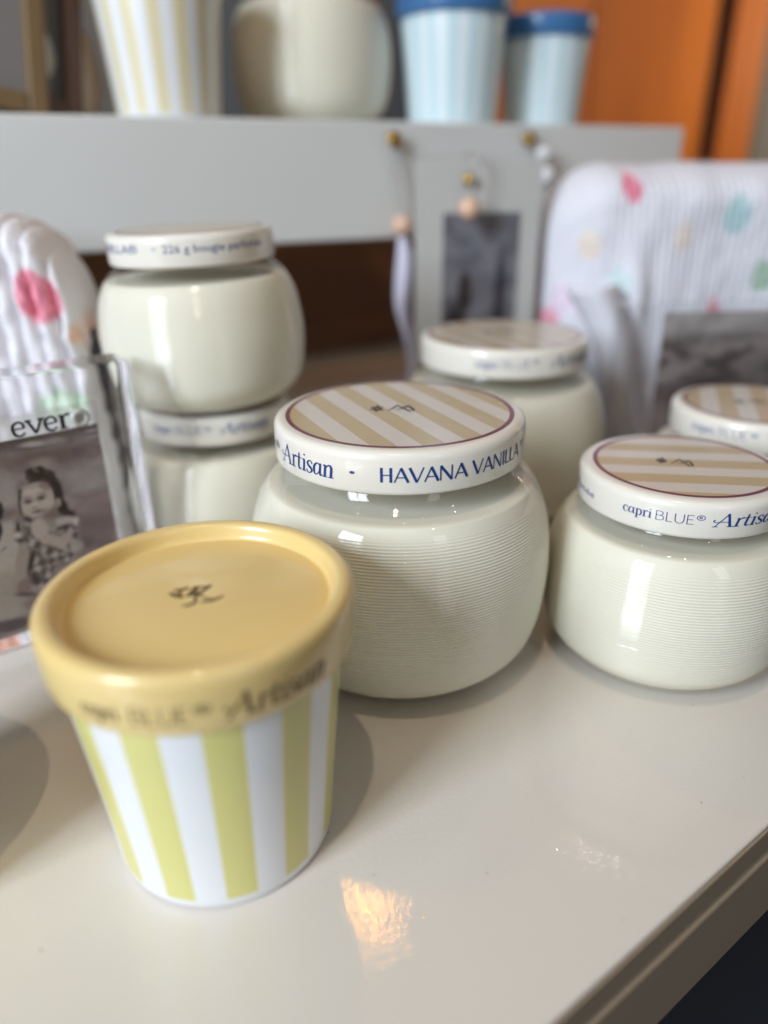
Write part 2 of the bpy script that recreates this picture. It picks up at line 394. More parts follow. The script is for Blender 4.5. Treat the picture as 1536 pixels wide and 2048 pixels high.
# ------------------------------------------------------------------ candle jars
def interp(prof, n):
    return [(max(0, q[0]), q[1]) for q in catmull(prof, n)]
def jar_meshes(kind):
    """glass and wax profiles for the two jar sizes"""
    if kind == 'large':
        pr = [(.0365, .0004), (.0432, .0012), (.0508, .0055), (.0578, .0140), (.0618, .0270), (.0634, .0430), (.0632, .0560), (.0614, .0680), (.0580, .0780), (.0532, .0850), (.0486, .0895), (.0466, .0930)]
        neck, zlo, zhi, wl_, lip = .0466, .0100, .0800, .0830, .1050
    else:
        pr = [(.0315, .0004), (.0380, .0012), (.0445, .0048), (.0494, .0120), (.0516, .0220), (.0525, .0330), (.0521, .0420), (.0503, .0530), (.0472, .0610), (.0430, .0665), (.0391, .0695), (.0378, .0715)]
        neck, zlo, zhi, wl_, lip = .0378, .0085, .0600, .0640, .0820
    base = interp(pr, 60)
    # arc-length parameter, then fine turned ribs
    out = [(0, .0022), (pr[0][0]*.8, .0016)]
    L, prev = 0, base[0]
    lam = .00118
    fine = []
    for q in base:
        L += hypot(q[0]-prev[0], q[1]-prev[1]); prev = q
        fine.append((q[0], q[1], L))
    tot = fine[-1][2]; step = lam/7; k = 0; i = 0
    while k*step < tot:
        l = k*step
        while i < len(fine)-2 and fine[i+1][2] < l: i += 1
        a, b = fine[i], fine[i+1]; t = (l-a[2])/max(1e-9, b[2]-a[2])
        rr, z = a[0]+(b[0]-a[0])*t, a[1]+(b[1]-a[1])*t
        nx, nz = b[1]-a[1], -(b[0]-a[0]); ln = hypot(nx, nz) or 1
        f = min(1, max(0, (z-zlo)/.006))*min(1, max(0, (zhi-z)/.004))
        am = .000125*f*(.85+.45*noise.noise(Vector((l*900, kind == 'large', 0))))*sin(2*pi*l/lam)
        out.append((rr+nx/ln*am, z+nz/ln*am)); k += 1
    out += [(neck, lip-.001), (neck-.0008, lip), (neck-.0018, lip)]
    zb_ = .0030 if kind == 'large' else .0028                # clear thickness of the glass base
    wax = [(0, zb_)]
    for q in out:
        if q[1] > zb_ and q[1] < wl_ and q[0] > .02:
            h = (q[1]-zb_)/.016
            rr = q[0] - .0005 - .0020*max(0, 1-h)**2
            if len(wax) == 1: wax.append((rr-.004, zb_)); wax.append((rr-.0012, zb_+.0003))
            wax.append((rr, q[1]+.0006*max(0, 1-h)))
    rw = wax[-1][0]
    wax += [(rw-.0012, wl_+.0004), (rw-.004, wl_+.0002), (0, wl_)]
    return out, wax
JAR = {}
for k in ('large', 'small'):
    g, wx = jar_meshes(k)
    o1 = lathe('glass_vessel', g, 144, M_glass); o2 = lathe('wax_fill', wx, 128, M_wax)
    JAR[k] = (o1.data, o2.data)
    bpy.data.objects.remove(o1); bpy.data.objects.remove(o2)
DIM = {'large': (.0500, .1097, .0937, .0453), 'small': (.0408, .0865, .0717, .0357)}
LIDM = {}
for k, (R, zt, zb, rg) in DIM.items():
    pr = [(0, zt), (rg, zt), (R-.0030, zt-.0001), (R-.0018, zt-.0004), (R-.0008, zt-.0011), (R-.0002, zt-.0022), (R, zt-.0036), (R, zb+.0016), (R-.0003, zb+.0006), (R-.0012, zb), (R-.0022, zb+.0002), (R-.0022, zb+.004), (0, zb+.0085)]
    full = [pr[0]]
    o = lathe('lid', pr, 128, M_lid); LIDM[k] = o.data; bpy.data.objects.remove(o)
def link(name, data, parent):
    o = bpy.data.objects.new(name, data); C.objects.link(o); o.parent = parent; return o
def emblem(parent, z, sc, rot, kind, ink, at=(0, 0)):
    if kind == 'lotus':   # pen sketch of a lotus, millimetres
        S = [[(-9.3, 2.2, .5), (-7.2, 1.0, 1.5), (-5.0, -.5, .5)], [(-8.4, 4.0, .4), (-6.4, 3.9, 1.3), (-4.2, 5.3, .8)], [(-6.5, 3.5, .3), (-5.8, 1.2, .8), (-4.6, -.4, .3)],
             [(-2.6, 5.7, 1.3), (-2.2, 4.2, 1.6), (-3.6, 2.6, .5)], [(-2.4, 5.8, .5), (.2, 5.4, .8), (2.2, 6.5, .7)], [(2.0, 6.4, .5), (.4, 3.5, 1.0), (-1.0, .5, .7), (-.8, -2.2, .9)],
             [(-4.2, .4, .5), (-2.6, 1.4, 1.8), (-.8, 2.6, .8)], [(-3.9, -5.0, .4), (-2.0, -4.4, 1.1), (-.2, -2.6, .8)], [(.6, -2.8, .4), (3.2, -2.4, 1.2), (5.2, -1.2, 1.0), (6.8, .6, .4)], [(-1.2, 2.2, .4), (.6, .2, .6), (3.4, -1.0, .4)]]
    else:
        S = []
        for k in range(6):
            g = k*pi/3+.4; ca, sa = cos(g), sin(g)*1.5
            S.append([(-9.5+ca*.5, 2.5+sa*.5, .5), (-9.5+ca*1.7, 2.5+sa*1.7, 1.25), (-9.5+ca*(2.6+.5*(k % 2)), 2.5+sa*2.9, .35)])
        S += [[(-5.2, -.5, .3), (-3.6, 1.6, .5), (-1.8, 5.2, .6), (-.8, 7.2, .3)], [(-1.4, 7.0, .4), (.6, 3.2, .7), (3.4, -1.6, .8), (4.2, -2.4, .4)], [(-2.2, .2, .3), (.6, 1.8, .5), (3.2, 4.8, .4)],
              [(3.6, 6.4, .3), (4.2, 3.2, .8), (5.0, .4, .9), (5.0, -1.8, .3)], [(.4, 4.6, .3), (2.4, 5.0, .6), (3.6, 6.2, .3)]]
    S = [[(a, b, wd*(1.15 if kind == 'lotus' else 1.45)) for a, b, wd in q] for q in S]
    c, s = cos(rot), sin(rot)
    V, F = ribbons(S, lambda x, y, l: ((c*x-s*y)*sc*.001+at[0], (s*x+c*y)*sc*.001+at[1], z+l))
    return mesh_obj('emblem', V, F, ink, parent, smooth=False)
GJ = 'cream candle jars with striped lids'
def candle_jar(loc, kind, label, mlab, words=None, ftext=None, ink=None, rz=0, emb=None, tilt=None):
    R, zt, zb, rg = DIM[kind]
    t = empty('candle_jar', loc, rz, label, 'candle jar', GJ)
    if tilt: t.rotation_euler = (tilt[0], tilt[1], rz)
    link('glass_vessel', JAR[kind][0], t); link('wax_fill', JAR[kind][1], t)
    lid = link('lid', LIDM[kind], t)
    lab = lathe('top_label', [(0, zt+.00012), (rg, zt+.00012)], 128, mlab, lid)
    if words: cyl_words('lettering', words, R, ink or M_blue, lid)
    if ftext:
        for a in ftext: font_on_cyl('lettering', a[0], R, a[1], a[2], a[3], a[4], ink or M_blue2, lid)
    if emb: emblem(lid, zt+.0002, emb[0], emb[1], 'sprig', M_dark, emb[2])
    return t
ML_B = striped_label('label_stripes_large', atan2(.424, .906), .0081, -.0078, .0453)
ML_C = striped_label('label_stripes_small', atan2(.989, .145), .0089, .0002, .0357)
ML_F = striped_label('label_stripes_steep', radians(-20), .0085, .003, .0357)
Bp, Cp, Dp, Ep, Fp = (.0067, .2818, 0), (.1226, .2789, 0), (.073, .4396, 0), (-.0922, .3898, 0), (.1929, .3649, 0)
candle_jar(Bp, 'large', 'large ribbed cream candle jar in sharp focus reading HAVANA VANILLA on its lid', ML_B,
    [('Artisan', SERIF, .10, -61.5, -28.8, .0984, .0071), ('·', CAPS, 0, -23.0, -18.2, .0994, .0058), ('HAVANA', CAPS, 0, -9.2, 27.0, .0989, .0054), ('VANILLA', CAPS, 0, 29.2, 61.5, .0989, .0054), ('®', CAPS, 0, 62.5, 67.5, .1020, .0040), ('®', CAPS, 0, -72, -66, .1012, .0045)], emb=(1.0, 0, (.0005, 0)))
candle_jar(Cp, 'small', 'small ribbed cream candle jar in sharp focus at right, maroon ringed lid with level stripes', ML_C,
    [('capri', SERIF, 0, -50.5, -34.5, .0780, .0038), ('BLUE', LIGHT, 0, -33.2, -13.4, .0778, .0037), ('®', CAPS, 0, -13.0, -8.6, .0796, .0036), ('Artisan', SERIF, .22, -4.0, 36, .0774, .0051)],
    [('parfumée', -110, -72, .0768, .0030)], emb=(.82, radians(-20), (-.001, -.001)))
cw_l = [('capri', SERIF, 0, -26, -12, .1000, .0045), ('BLUE', LIGHT, 0, -10, 9, .1000, .0046), ('®', CAPS, 0, 9.5, 14, .1020, .004), ('Artisan', SERIF, .2, 23, 60, .0995, .0062)]
candle_jar(Dp, 'large', 'large blurred cream candle jar standing behind the HAVANA VANILLA jar', ML_B, cw_l, rz=0, emb=(1, 0, (0, 0)), ink=M_blue2)
candle_jar(Ep, 'small', 'small cream candle jar carrying another jar on its lid', ML_C,
    [('capri', SERIF, 0, -36, -20, .0785, .0042), ('BLUE', LIGHT, 0, -18, 4, .0785, .0042), ('®', CAPS, 0, 4, 9, .0800, .0038), ('Artisan', SERIF, .2, 16, 52, .0782, .0055)], ink=M_blue2)
candle_jar((Ep[0], Ep[1], .0867), 'small', 'small cream candle jar stacked on top of another jar', ML_C, None,
    [('VANILLA®', -72, -23, .0785, .0040), ('·', -14, -10, .0785, .0040), ('226 g bougie parfumée', -5.5, 66, .0785, .0036)], tilt=(radians(.8), radians(-1.6)))
candle_jar(Fp, 'small', 'small cream candle jar cut by the right edge, before the sepia photo block', ML_F,
    [('capri', SERIF, 0, -68, -50, .0785, .0042), ('BLUE', LIGHT, 0, -48, -28, .0785, .0042), ('®', CAPS, 0, -27, -22, .0800, .0038), ('Artisan', SERIF, .2, -14, 22, .0782, .0055)], ink=M_blue2, emb=(.8, 0, (0, 0)))
q = rp(.235, .10, ZT); candle_jar(q, 'large', 'large cream candle jar standing on the grey riser beside the striped cup', ML_B, cw_l, rz=2.5, ink=M_blue2)
q = rp(.022, .128, ZT); candle_jar(q, 'small', 'small greyish candle jar on the riser between wooden frames and striped cup', ML_C, rz=1.2)

# ------------------------------------------------------------------ striped candle cups
M_cup = cup_stripes('cup_stripes', 12, radians(18), .0045, (.70, .66, .235, 1), (.82, .84, .88, 1), None)
M_cup2 = cup_stripes('cup_stripes_pale', 15, radians(9), .003, (.78, .70, .46, 1), (.84, .86, .90, 1), None)
M_cup3 = cup_stripes('cup_stripes_blue', 16, radians(6), .003, (.58, .76, .83, 1), (.76, .86, .90, 1), None)
CT, CB = .0904, .0727
def cup_lid_r(z): return .0436 + (.0445-.0436)*(z-CB)/(CT-CB)
body = [(0, .0020), (.0290, .0020), (.0300, .0004), (.0322, 0), (.0334, .0005), (.0341, .0018), (.0345, .0050), (.0352, .0150), (.0378, .0450), (.0406, .0727), (.0409, .080)]
lidp = [(0, CT-.0046), (.0352, CT-.0046), (.0360, CT-.0048), (.0368, CT-.0052), (.0375, CT-.0049), (.0380, CT-.0038), (.0384, CT-.0018), (.0389, CT-.0006), (.0398, CT-.0001), (.0409, CT), (.0421, CT-.0001), (.0431, CT-.0006), (.0438, CT-.0015), (.0442, CT-.0030),
        (.0443, CT-.0050), (.0442, CT-.0080), (.0437, CB+.0016), (.0433, CB+.0005), (.0427, CB), (.0412, CB+.0001), (.0409, CB+.003), (.0405, CT-.0079), (0, CT-.0079)]
def lidr(z):
    t = (z-(CB+.0014))/((CT-.0080)-(CB+.0014)); return .0437+(.0442-.0437)*t
bo = lathe('cup_body', body, 128, M_cup); lo = lathe('lid', lidp, 128, M_yel)
CUPM = (bo.data, lo.data); bpy.data.objects.remove(bo); bpy.data.objects.remove(lo)
def candle_cup(loc, label, mb=M_cup, ml=M_yel, sc=1, rz=0, text=True, emb=True, group='striped candle cups with lids'):
    t = empty('candle_cup', loc, rz, label, 'candle cup', group)
    for nm, d, mm in (('cup_body', CUPM[0], mb), ('lid', CUPM[1], ml)):
        if d.materials[0] != mm: d = d.copy(); d.materials[0] = mm
        o = link(nm, d, t)
    if text:
        cyl_words('lettering', [('capri', SERIF, 0, -27.5, -13.5, .0775, .0050), ('BLUE', LIGHT, 0, -10, 9.3, .0770, .0054), ('®', CAPS, 0, 10, 15.5, .0795, .0050), ('Artisan', SERIF, .22, 20, 57, .0765, .0072)], 0, M_brownink, o, taper=lidr)
    if emb: emblem(o, CT-.0045, 1.0, 0, 'lotus', M_brownink)
    t.scale = (sc, sc, sc)
    return t
candle_cup((-.053, .1797, 0), 'yellow and white striped cup with yellow rimmed lid in the foreground')
candle_cup((-.1603, .163, 0), 'yellow lidded striped cup at the left edge, seen only by the round shadow it casts', rz=.7, text=False)
q = rp(.108, .048, ZT); candle_cup(q, 'tall pale striped cup standing on the left of the grey riser', M_cup2, M_yel, 1.02, 0, False, False)
q = rp(.338, .055, ZT); candle_cup(q, 'pale blue striped cup with blue lid, the larger one beside the cream jar', M_cup3, M_bluelid, 1.03, .2, False, False)
q = rp(.438, .07, ZT); candle_cup(q, 'pale blue striped cup with blue lid, the smaller one before the orange door', M_cup3, M_bluelid, .93, .5, False, False)

# ------------------------------------------------------------------ painted prints (photographs) and fabric
M_print = mat('photo_print', (1, 1, 1, 1), .35, .3, .1)
def use_cols(M):
    N, L, b = nodes(M); a = add(N, 'ShaderNodeAttribute'); a.attribute_name = 'Col'; L.new(a.outputs['Color'], b.inputs['Base Color'])
use_cols(M_print)
def sm(x, a, b):
    t = min(1, max(0, (x-a)/(b-a))); return t*t*(3-2*t)
def blob(x, y, cx, cy, rx, ry, rot=0, soft=.25):
    dx, dy = x-cx, y-cy; c, s = cos(rot), sin(rot)
    u, v = (c*dx+s*dy)/rx, (-s*dx+c*dy)/ry
    return 1-sm(sqrt(u*u+v*v), 1-soft, 1+soft)
def mixv(a, b, f): return tuple(a[i]+(b[i]-a[i])*f for i in range(3))
def fbm(x, y, z=0): return noise.fractal(Vector((x, y, z)), 1, 2, 4)
def print_grid(name, x0, x1, z0, z1, nx, nz, colf, material, parent, y=0, gain=1.0):
    V, F, K = [], [], []
    for j in range(nz+1):
        for i in range(nx+1):
            x, z = x0+(x1-x0)*i/nx, z0+(z1-z0)*j/nz
            V.append((x, y, z)); c = colf(x, z); K.append(tuple(min(.85, lin(q)*gain) for q in c))
    for j in range(nz):
        for i in range(nx):
            a = j*(nx+1)+i; F.append((a, a+1, a+nx+2, a+nx+1))
    return mesh_obj(name, V, F, material, parent, cols=K)
GIRL = [
    (25.8,99.9,16.7,5.1,-0.03,(88,78,80),0.8,0.5), (31.1,93.9,4.9,1.2,-0.08,(206,200,206),0.9,0.5), (39.1,93.9,4.4,1.1,-0.07,(176,166,170),0.7,0.6),
    (30.7,92.1,12.9,0.4,-0.06,(96,86,88),0.6,0.6), (56.1,95.6,4.2,3.0,-0.03,(112,104,108),0.8,0.5), (55.4,94.7,2.8,0.8,-0.03,(196,190,194),0.8,0.5),
    (55.9,92.1,2.8,0.7,-0.04,(190,184,188),0.6,0.6), (37.8,87.0,21.4,3.7,-0.05,(112,92,92),0.8,0.6), (55.2,85.0,4.3,1.8,-0.66,(146,126,124),0.7,0.6),
    (32.9,85.1,4.8,2.2,-0.06,(188,178,172),0.6,0.7), (16.7,74.6,4.6,5.9,-0.26,(176,168,168),0.8,0.5), (50.2,73.1,11.0,6.7,-0.07,(164,156,158),0.7,0.6),
    (53.1,61.6,7.9,3.7,-0.18,(146,126,130),0.7,0.7), (51.1,50.0,9.5,7.1,-0.29,(122,104,108),0.7,0.7), (43.9,43.1,4.9,3.3,-0.13,(84,68,72),0.5,0.7),
    (9.9,46.5,5.6,17.0,-0.32,(186,176,170),1,0.12), (7.1,28.8,8.5,11.7,-0.36,(166,156,148),0.9,0.3), (5.8,13.8,9.1,3.3,-0.13,(66,56,58),0.9,0.4),
    (6.1,19.5,9.0,3.0,-0.17,(166,156,150),0.8,0.4), (12.3,67.7,1.7,4.2,-0.28,(38,34,40),1,0.2), (10.3,58.5,1.4,4.3,-0.3,(36,32,38),1,0.2),
    (10.6,50.5,1.7,0.4,0.56,(92,82,82),0.7,0.5), (31.9,76.7,5.6,5.2,-0.25,(58,44,46),1,0.18), (36.4,70.4,2.4,6.6,0.0,(50,38,40),1,0.25),
    (37.4,63.2,2.2,4.1,0.08,(48,36,38),1,0.3), (39.5,59.4,3.1,1.6,-0.72,(58,46,48),1,0.35), (21.5,70.0,1.0,6.2,-0.13,(48,38,38),1,0.3),
    (26.0,61.5,4.7,2.3,-0.11,(58,46,48),1,0.3), (28.1,58.2,3.6,2.6,0.06,(168,152,146),1,0.25), (23.9,41.8,6.5,14.9,-0.23,'check',1,0.12),
    (34.8,41.6,5.3,5.9,-0.32,'check',1,0.2), (38.2,49.4,3.2,4.8,-0.3,'check',1,0.2), (35.5,55.7,5.9,2.5,0.15,(188,178,174),1,0.2),
    (41.6,54.7,1.4,2.2,-0.29,(212,204,202),0.9,0.4), (36.3,53.6,3.3,0.9,0.06,(66,54,58),0.9,0.4), (31.8,55.7,1.8,2.1,-0.29,(150,138,136),0.8,0.4),
    (21.2,55.7,4.0,3.6,-0.3,'check',1,0.2), (18.3,57.1,2.6,3.1,-0.3,(150,138,136),0.7,0.4), (18.0,58.6,0.8,2.1,-0.12,(48,40,44),0.9,0.35),
    (18.2,52.1,2.7,0.8,-0.48,(58,48,50),0.9,0.4), (17.1,55.3,1.5,1.0,-0.3,(212,204,202),0.9,0.4), (22.3,55.4,1.3,2.1,-0.3,(70,58,60),0.7,0.5),
    (16.2,41.1,2.9,11.0,-0.28,(166,152,146),1,0.14), (14.9,30.4,3.0,3.8,-0.35,(138,120,116),1,0.25), (20.1,41.4,1.2,6.3,-0.4,(58,46,48),0.9,0.4),
    (20.4,32.4,2.6,2.2,-0.34,(58,46,48),0.8,0.5), (25.4,37.4,0.7,8.1,-0.33,(96,84,84),0.6,0.5), (14.8,26.4,4.6,1.1,-0.36,(74,62,62),0.7,0.5),
    (26.3,55.2,3.4,5.4,0.14,(192,178,172),1,0.14), (30.7,47.6,6.3,3.1,-0.73,(184,170,164),1,0.14), (36.1,47.3,2.7,2.4,0.04,(184,170,164),1,0.2),
    (30.5,44.3,5.6,0.9,-0.66,(92,78,78),0.7,0.5), (39.9,42.7,3.2,3.0,-0.31,(184,176,174),0.8,0.4), (28.1,68.7,6.8,8.5,-0.27,(190,176,170),1,0.07),
    (27.6,73.2,4.8,2.4,-0.08,(206,194,186),0.8,0.5), (27.4,75.5,5.3,1.0,-0.12,(178,164,158),0.9,0.35), (32.2,74.6,2.7,2.0,-0.87,(140,122,118),0.8,0.4),
    (31.5,61.7,3.2,3.1,0.24,(132,114,112),0.7,0.5), (31.6,66.7,2.5,3.0,-0.27,(202,190,184),0.7,0.6), (23.3,66.2,2.2,3.0,-0.28,(198,184,178),0.6,0.6),
    (35.9,65.5,1.3,2.2,-0.27,(176,160,154),1,0.25), (35.4,64.9,0.6,0.9,-0.27,(128,110,106),0.7,0.5), (24.3,69.4,2.0,1.3,-0.06,(128,110,108),0.8,0.5),
    (24.3,69.1,1.2,0.4,-0.02,(42,34,36),1,0.4), (29.6,69.7,2.1,1.3,-0.09,(128,110,108),0.8,0.5), (29.7,69.4,1.3,0.5,-0.06,(42,34,36),1,0.4),
    (24.3,71.3,2.2,0.3,-0.02,(128,108,104),0.7,0.5), (30.5,71.6,2.3,0.4,-0.26,(128,108,104),0.7,0.5), (26.5,66.8,1.5,1.2,-0.27,(210,198,192),0.8,0.5),
    (26.2,65.9,1.2,0.4,-0.13,(118,96,94),0.8,0.4), (27.1,63.9,2.3,0.5,0.0,(86,64,66),1,0.4), (27.4,62.8,1.3,0.5,-0.07,(172,148,146),0.7,0.5),
    (25.9,61.2,2.7,0.6,-0.11,(150,132,128),0.6,0.5), (28.0,81.8,2.3,2.1,0.28,(52,40,44),1,0.25), (31.5,81.4,2.6,2.3,-0.24,(42,32,36),1,0.25),
    (34.8,79.6,2.6,1.8,-0.68,(58,46,48),1,0.25), (29.9,82.4,0.7,1.7,0.46,(128,112,112),0.8,0.4), (34.3,80.7,1.3,0.4,-0.59,(110,96,98),0.7,0.5),
    (26.5,79.7,1.3,1.1,-0.25,(70,58,60),0.9,0.4),
]
def girl(x, z):
    """a small child in a checked frock, sepia print; soft patches (x, z, rx, rz, turn, colour, strength, softness) in mm"""
    X, Z = x*1000, z*1000
    n = fbm(X*.09, Z*.14, 3); n2 = fbm(X*.5, Z*.6, 9)
    c = mixv((160, 146, 146), (132, 116, 118), sm(n, -.5, .5))
    wx, wz = X+.3*n2, Z+.3*fbm(X*.5, Z*.6, 2)
    for (cx, cz, rx, rz, ro, col, al, so) in GIRL:
        k = blob(wx, wz, cx, cz, rx, rz, ro, so)
        if k <= 0: continue
        if col == 'check': col = mixv((92, 78, 80), (184, 174, 170), sm(.5+.3*sin(X*1.5+n2*2)+.3*sin(Z*1.4+n2*2)+.25*n2, .1, .9))
        c = mixv(c, col, k*al)
    return tuple(v*(1+.04*n2) for v in c)
# left photo block: upright acrylic with a print and the word "ever"
fo = Vector((-.17253, .27390, 0)); fa = atan2(.60228, .79829)
pb = empty('photo_block', fo, fa, 'thick clear acrylic photo block with the word ever above a sepia child', 'photo frame', 'acrylic photo blocks')
box('acrylic_slab', (-.085, .0012, .0003), (.0775, .0215, .1230), M_acrylic, pb, .0022)
print_grid('photo', -.078, .0586, .008, .0975, 300, 220, girl, M_print, pb, y=.0004, gain=1.25)
cl = box('cover_sheet', (-.080, -.0022, .0060), (.0592, -.0002, .1082), M_clear, pb, .0004)
M_strip = bpy.data.materials.new('vellum_strip'); M_strip.use_nodes = True
def strip_nodes():
    N, L, b = nodes(M_strip); tr = add(N, 'ShaderNodeBsdfTransparent'); mx = add(N, 'ShaderNodeMixShader'); mx.inputs[0].default_value = .5
    b.inputs['Base Color'].default_value = (.8, .79, .78, 1)
    L.new(tr.outputs[0], mx.inputs[1]); L.new(b.outputs[0], mx.inputs[2]); L.new(mx.outputs[0], N['Material Output'].inputs[0])
strip_nodes()
mesh_obj('caption_strip', [(-.06, -.00235, .0980), (.0475, -.00235, .0980), (.0475, -.00235, .1076), (-.06, -.00235, .1076)], [(0, 1, 2, 3)], M_strip, pb, smooth=False)
sts, wd = strokes('ever', SERIF, 0); sts = [[(a, b, c*1.25) for a, b, c in q] for q in sts]
V, F = ribbons(sts, lambda x, y, l: (.0238+x/wd*.0235, -.0025-l, .0990+y*.0092)); mesh_obj('lettering', V, F, M_black, pb, smooth=False)
M_peg = mat('peg_frosted', (.50, .51, .49, 1), .12, .5, .05); pg = lathe('peg', [(0, 0), (.0030, 0), (.0036, .0008), (.0036, .0028), (.0030, .0034), (.0019, .0034), (.0016, .0024), (0, .0022)], 24, M_peg, pb, (.0507, -.0026, .1028)); pg.rotation_euler = (pi/2, 0, 0); pg.scale = (1.1, 1.1, 1.1)

def landscape(x, z):
    X, Z = x*1000, z*1000
    n = fbm(X*.05, Z*.09, 1); n2 = fbm(X*.12, Z*.16, 5)
    c = mixv((150, 138, 136), (88, 78, 77), sm(n, -.3, .3)); c = mixv(c, (88, 78, 78), .8*sm(n2, .1, .5)*sm(Z, 95, 60))
    c = mixv(c, (196, 190, 190), .7*sm(Z, 96, 108)); c = mixv(c, (70, 60, 62), .7*blob(X, Z, 50, 62, 22, 15, .2, .5)); c = mixv(c, (176, 160, 156), .6*blob(X, Z, 28, 45, 12, 18, 0, .6)); c = mixv(c, (92, 84, 82), .6*blob(X, Z, 95, 70, 18, 20, 0, .6))
    return c
pr_ = empty('photo_block', (.150, .452, 0), radians(6), 'acrylic photo block with a sepia landscape print at the right edge', 'photo frame', 'acrylic photo blocks')
box('acrylic_slab', (0, .0012, .0003), (.155, .022, .1215), M_clear, pr_, .002)
print_grid('photo', .024, .140, .006, .1175, 60, 60, landscape, M_print, pr_, y=.0004)
box('cover_sheet', (.022, -.002, .005), (.142, -.0002, .119), M_clear, pr_, .0004)

def couple(x, z):
    X, Z = x*1000-22, z*1000; n = fbm(X*.07, Z*.07, 2)
    c = mixv((176, 174, 186), (150, 146, 158), sm(n, -.4, .4)); c = mixv(c, (128, 118, 120), .8*sm(Z, 90, 50)*sm(34-X, 0, 30))
    c = mixv(c, (44, 32, 36), blob(X, Z, 15, 62, 11, 46, .12, .3)); c = mixv(c, (52, 38, 40), blob(X, Z, 17, 118, 5, 13, 0, .35)); c = mixv(c, (74, 70, 84), .95*blob(X, Z, 43, 90, 5.5, 52, -.02, .35)); c = mixv(c, (60, 50, 54), .8*blob(X, Z, 32, 46, 14, 24, .3, .5)); c = mixv(c, (150, 146, 152), .6*blob(X, Z, 33, 70, 7, 9, 0, .6))
    return c
pc = empty('photo_block', (.0225, .545, 0), radians(8), 'tall acrylic photo block with a dark clad figure, behind the large blurred jar', 'photo frame', 'acrylic photo blocks')
box('acrylic_slab', (0, .0012, .0003), (.094, .015, .2085), M_clear, pc, .002)
print_grid('backing_card', .002, .092, .006, .206, 4, 4, lambda x, z: (218, 215, 212), M_print, pc, y=.0008)
print_grid('photo', .022, .078, .030, .172, 60, 100, couple, M_print, pc, y=.0004, gain=.55)
box('cover_sheet', (.002, -.002, .005), (.092, -.0002, .206), M_clear, pc, .0004)
bt = lathe('bolt', [(0, .004), (.0032, .0035), (.0042, .001), (.0042, 0), (0, 0)], 20, M_gold, pc, (.039, -.0022, .193)); bt.rotation_euler = (pi/2, 0, 0)

# wooden picture frames leaning on the riser, far left
M_frame = mat('frame_wood', (.17, .105, .045, 1), .5); M_frame2 = mat('frame_wood_dark', (.12, .065, .05, 1), .5)
def lean_frame(s, t, yaw, lean, wd, ht, mm, label, colf):
    e = empty('picture_frame', rp(s, t, ZT), RY+yaw, label, 'picture frame', 'wooden picture frames on the riser'); e.rotation_euler = (lean, radians(9), RY+yaw)
    b_ = .012
    box('frame_side', (-wd, -.008, 0), (-wd+b_, .008, ht), mm, e, .002); box('frame_side', (-b_, -.008, 0), (0, .008, ht), mm, e, .002)
    box('frame_rail', (-wd+b_, -.0079, 0), (-b_, .0079, b_), mm, e, .002); box('frame_rail', (-wd+b_, -.0079, ht-b_), (-b_, .0079, ht), mm, e, .002)
    print_grid('photo', -wd+b_, -b_, b_, ht-b_, 40, 50, colf, M_print, e, y=.002, gain=.5)
lean_frame(.028, .045, .15, radians(-8), .11, .16, M_frame, 'brown wooden picture frame leaning at the far left of the riser', lambda x, z: mixv((170, 166, 165), (96, 88, 104), blob(x*1000, z*1000, -66, 60, 14, 20, 0, .5)))
lean_frame(.052, .075, .1, radians(-6), .12, .19, M_frame2, 'darker red brown picture frame leaning behind the other frame', lambda x, z: (150, 144, 138))

# ------------------------------------------------------------------ ornaments hanging on the riser front
def hanger(label, s, z, beads, ribbon, cord):
    e = empty('bead_hanger', rp(s, -.0005, z), RY, label, 'hanging ornament', 'beaded hangers on the riser front')
    k = lathe('knob', [(0, .010), (.004, .0095), (.0058, .0075), (.0055, .005), (.003, .003), (.003, 0), (0, 0)], 20, M_gold, e); k.rotation_euler = (pi/2, 0, 0)
    if cord: tube('cord', [(a, -.010, b) for a, b in cord], .0016, M_cord, e)
    for (a, b, rr, mm) in beads: ball('bead', (a, -.0105, b), rr, mm, e)
    if ribbon:
        V, F = [], []; pts = catmull(ribbon, 10)
        for i, (x, z_, wd) in enumerate(pts):
            wob = .003*sin(i*.11)
            V += [(x-wd/2, -.012+wob, z_), (x, -.0145-wob*.5, z_), (x+wd/2, -.012-wob, z_)]
        for i in range(len(pts)-1): F += [(3*i, 3*i+1, 3*i+4, 3*i+3), (3*i+1, 3*i+2, 3*i+5, 3*i+4)]
        o = mesh_obj('ribbon', V, F, M_ribbon, e); md = o.modifiers.new('thickness', 'SOLIDIFY'); md.thickness = .0008
hanger('gold knob with peach bead and long wavy white ribbon', .255, .2202, [(.0045, -.058, .0075, M_peach)], [(.0035, -.066, .006), (.006, -.080, .011), (.0045, -.100, .012), (.0035, -.118, .012), (.009, -.138, .013), (.014, -.155, .014), (.0155, -.175, .013), (.0145, -.200, .012)], [(-.006, -.002), (-.003, -.018), (.002, -.032), (.0035, -.05), (.0045, -.058)])
hanger('gold knob with a string of white beads beside the quilted blanket', .3739, .2212, [(.011, -.010, .0062, M_whitebead), (.014, -.026, .0075, M_whitebead), (.016, -.058, .009, M_whitebead), (.019, -.085, .007, M_whitebead), (.026, -.116, .009, M_whitebead)], None, [(.0, -.002), (.011, -.010), (.014, -.026), (.0155, -.045), (.016, -.06), (.019, -.085), (.026, -.116)])
bd = empty('bead_hanger', (.062, .520, 0), radians(8), 'peach wooden bead on a short cord over the middle photo block', 'hanging ornament', 'beaded hangers on the riser front')
ball('bead', (.0, .0125, .1755), .0072, M_peach, bd); tube('cord', [(.004, .0135, .209), (.003, .0128, .195), (0, .0125, .18)], .0009, M_cord, bd)
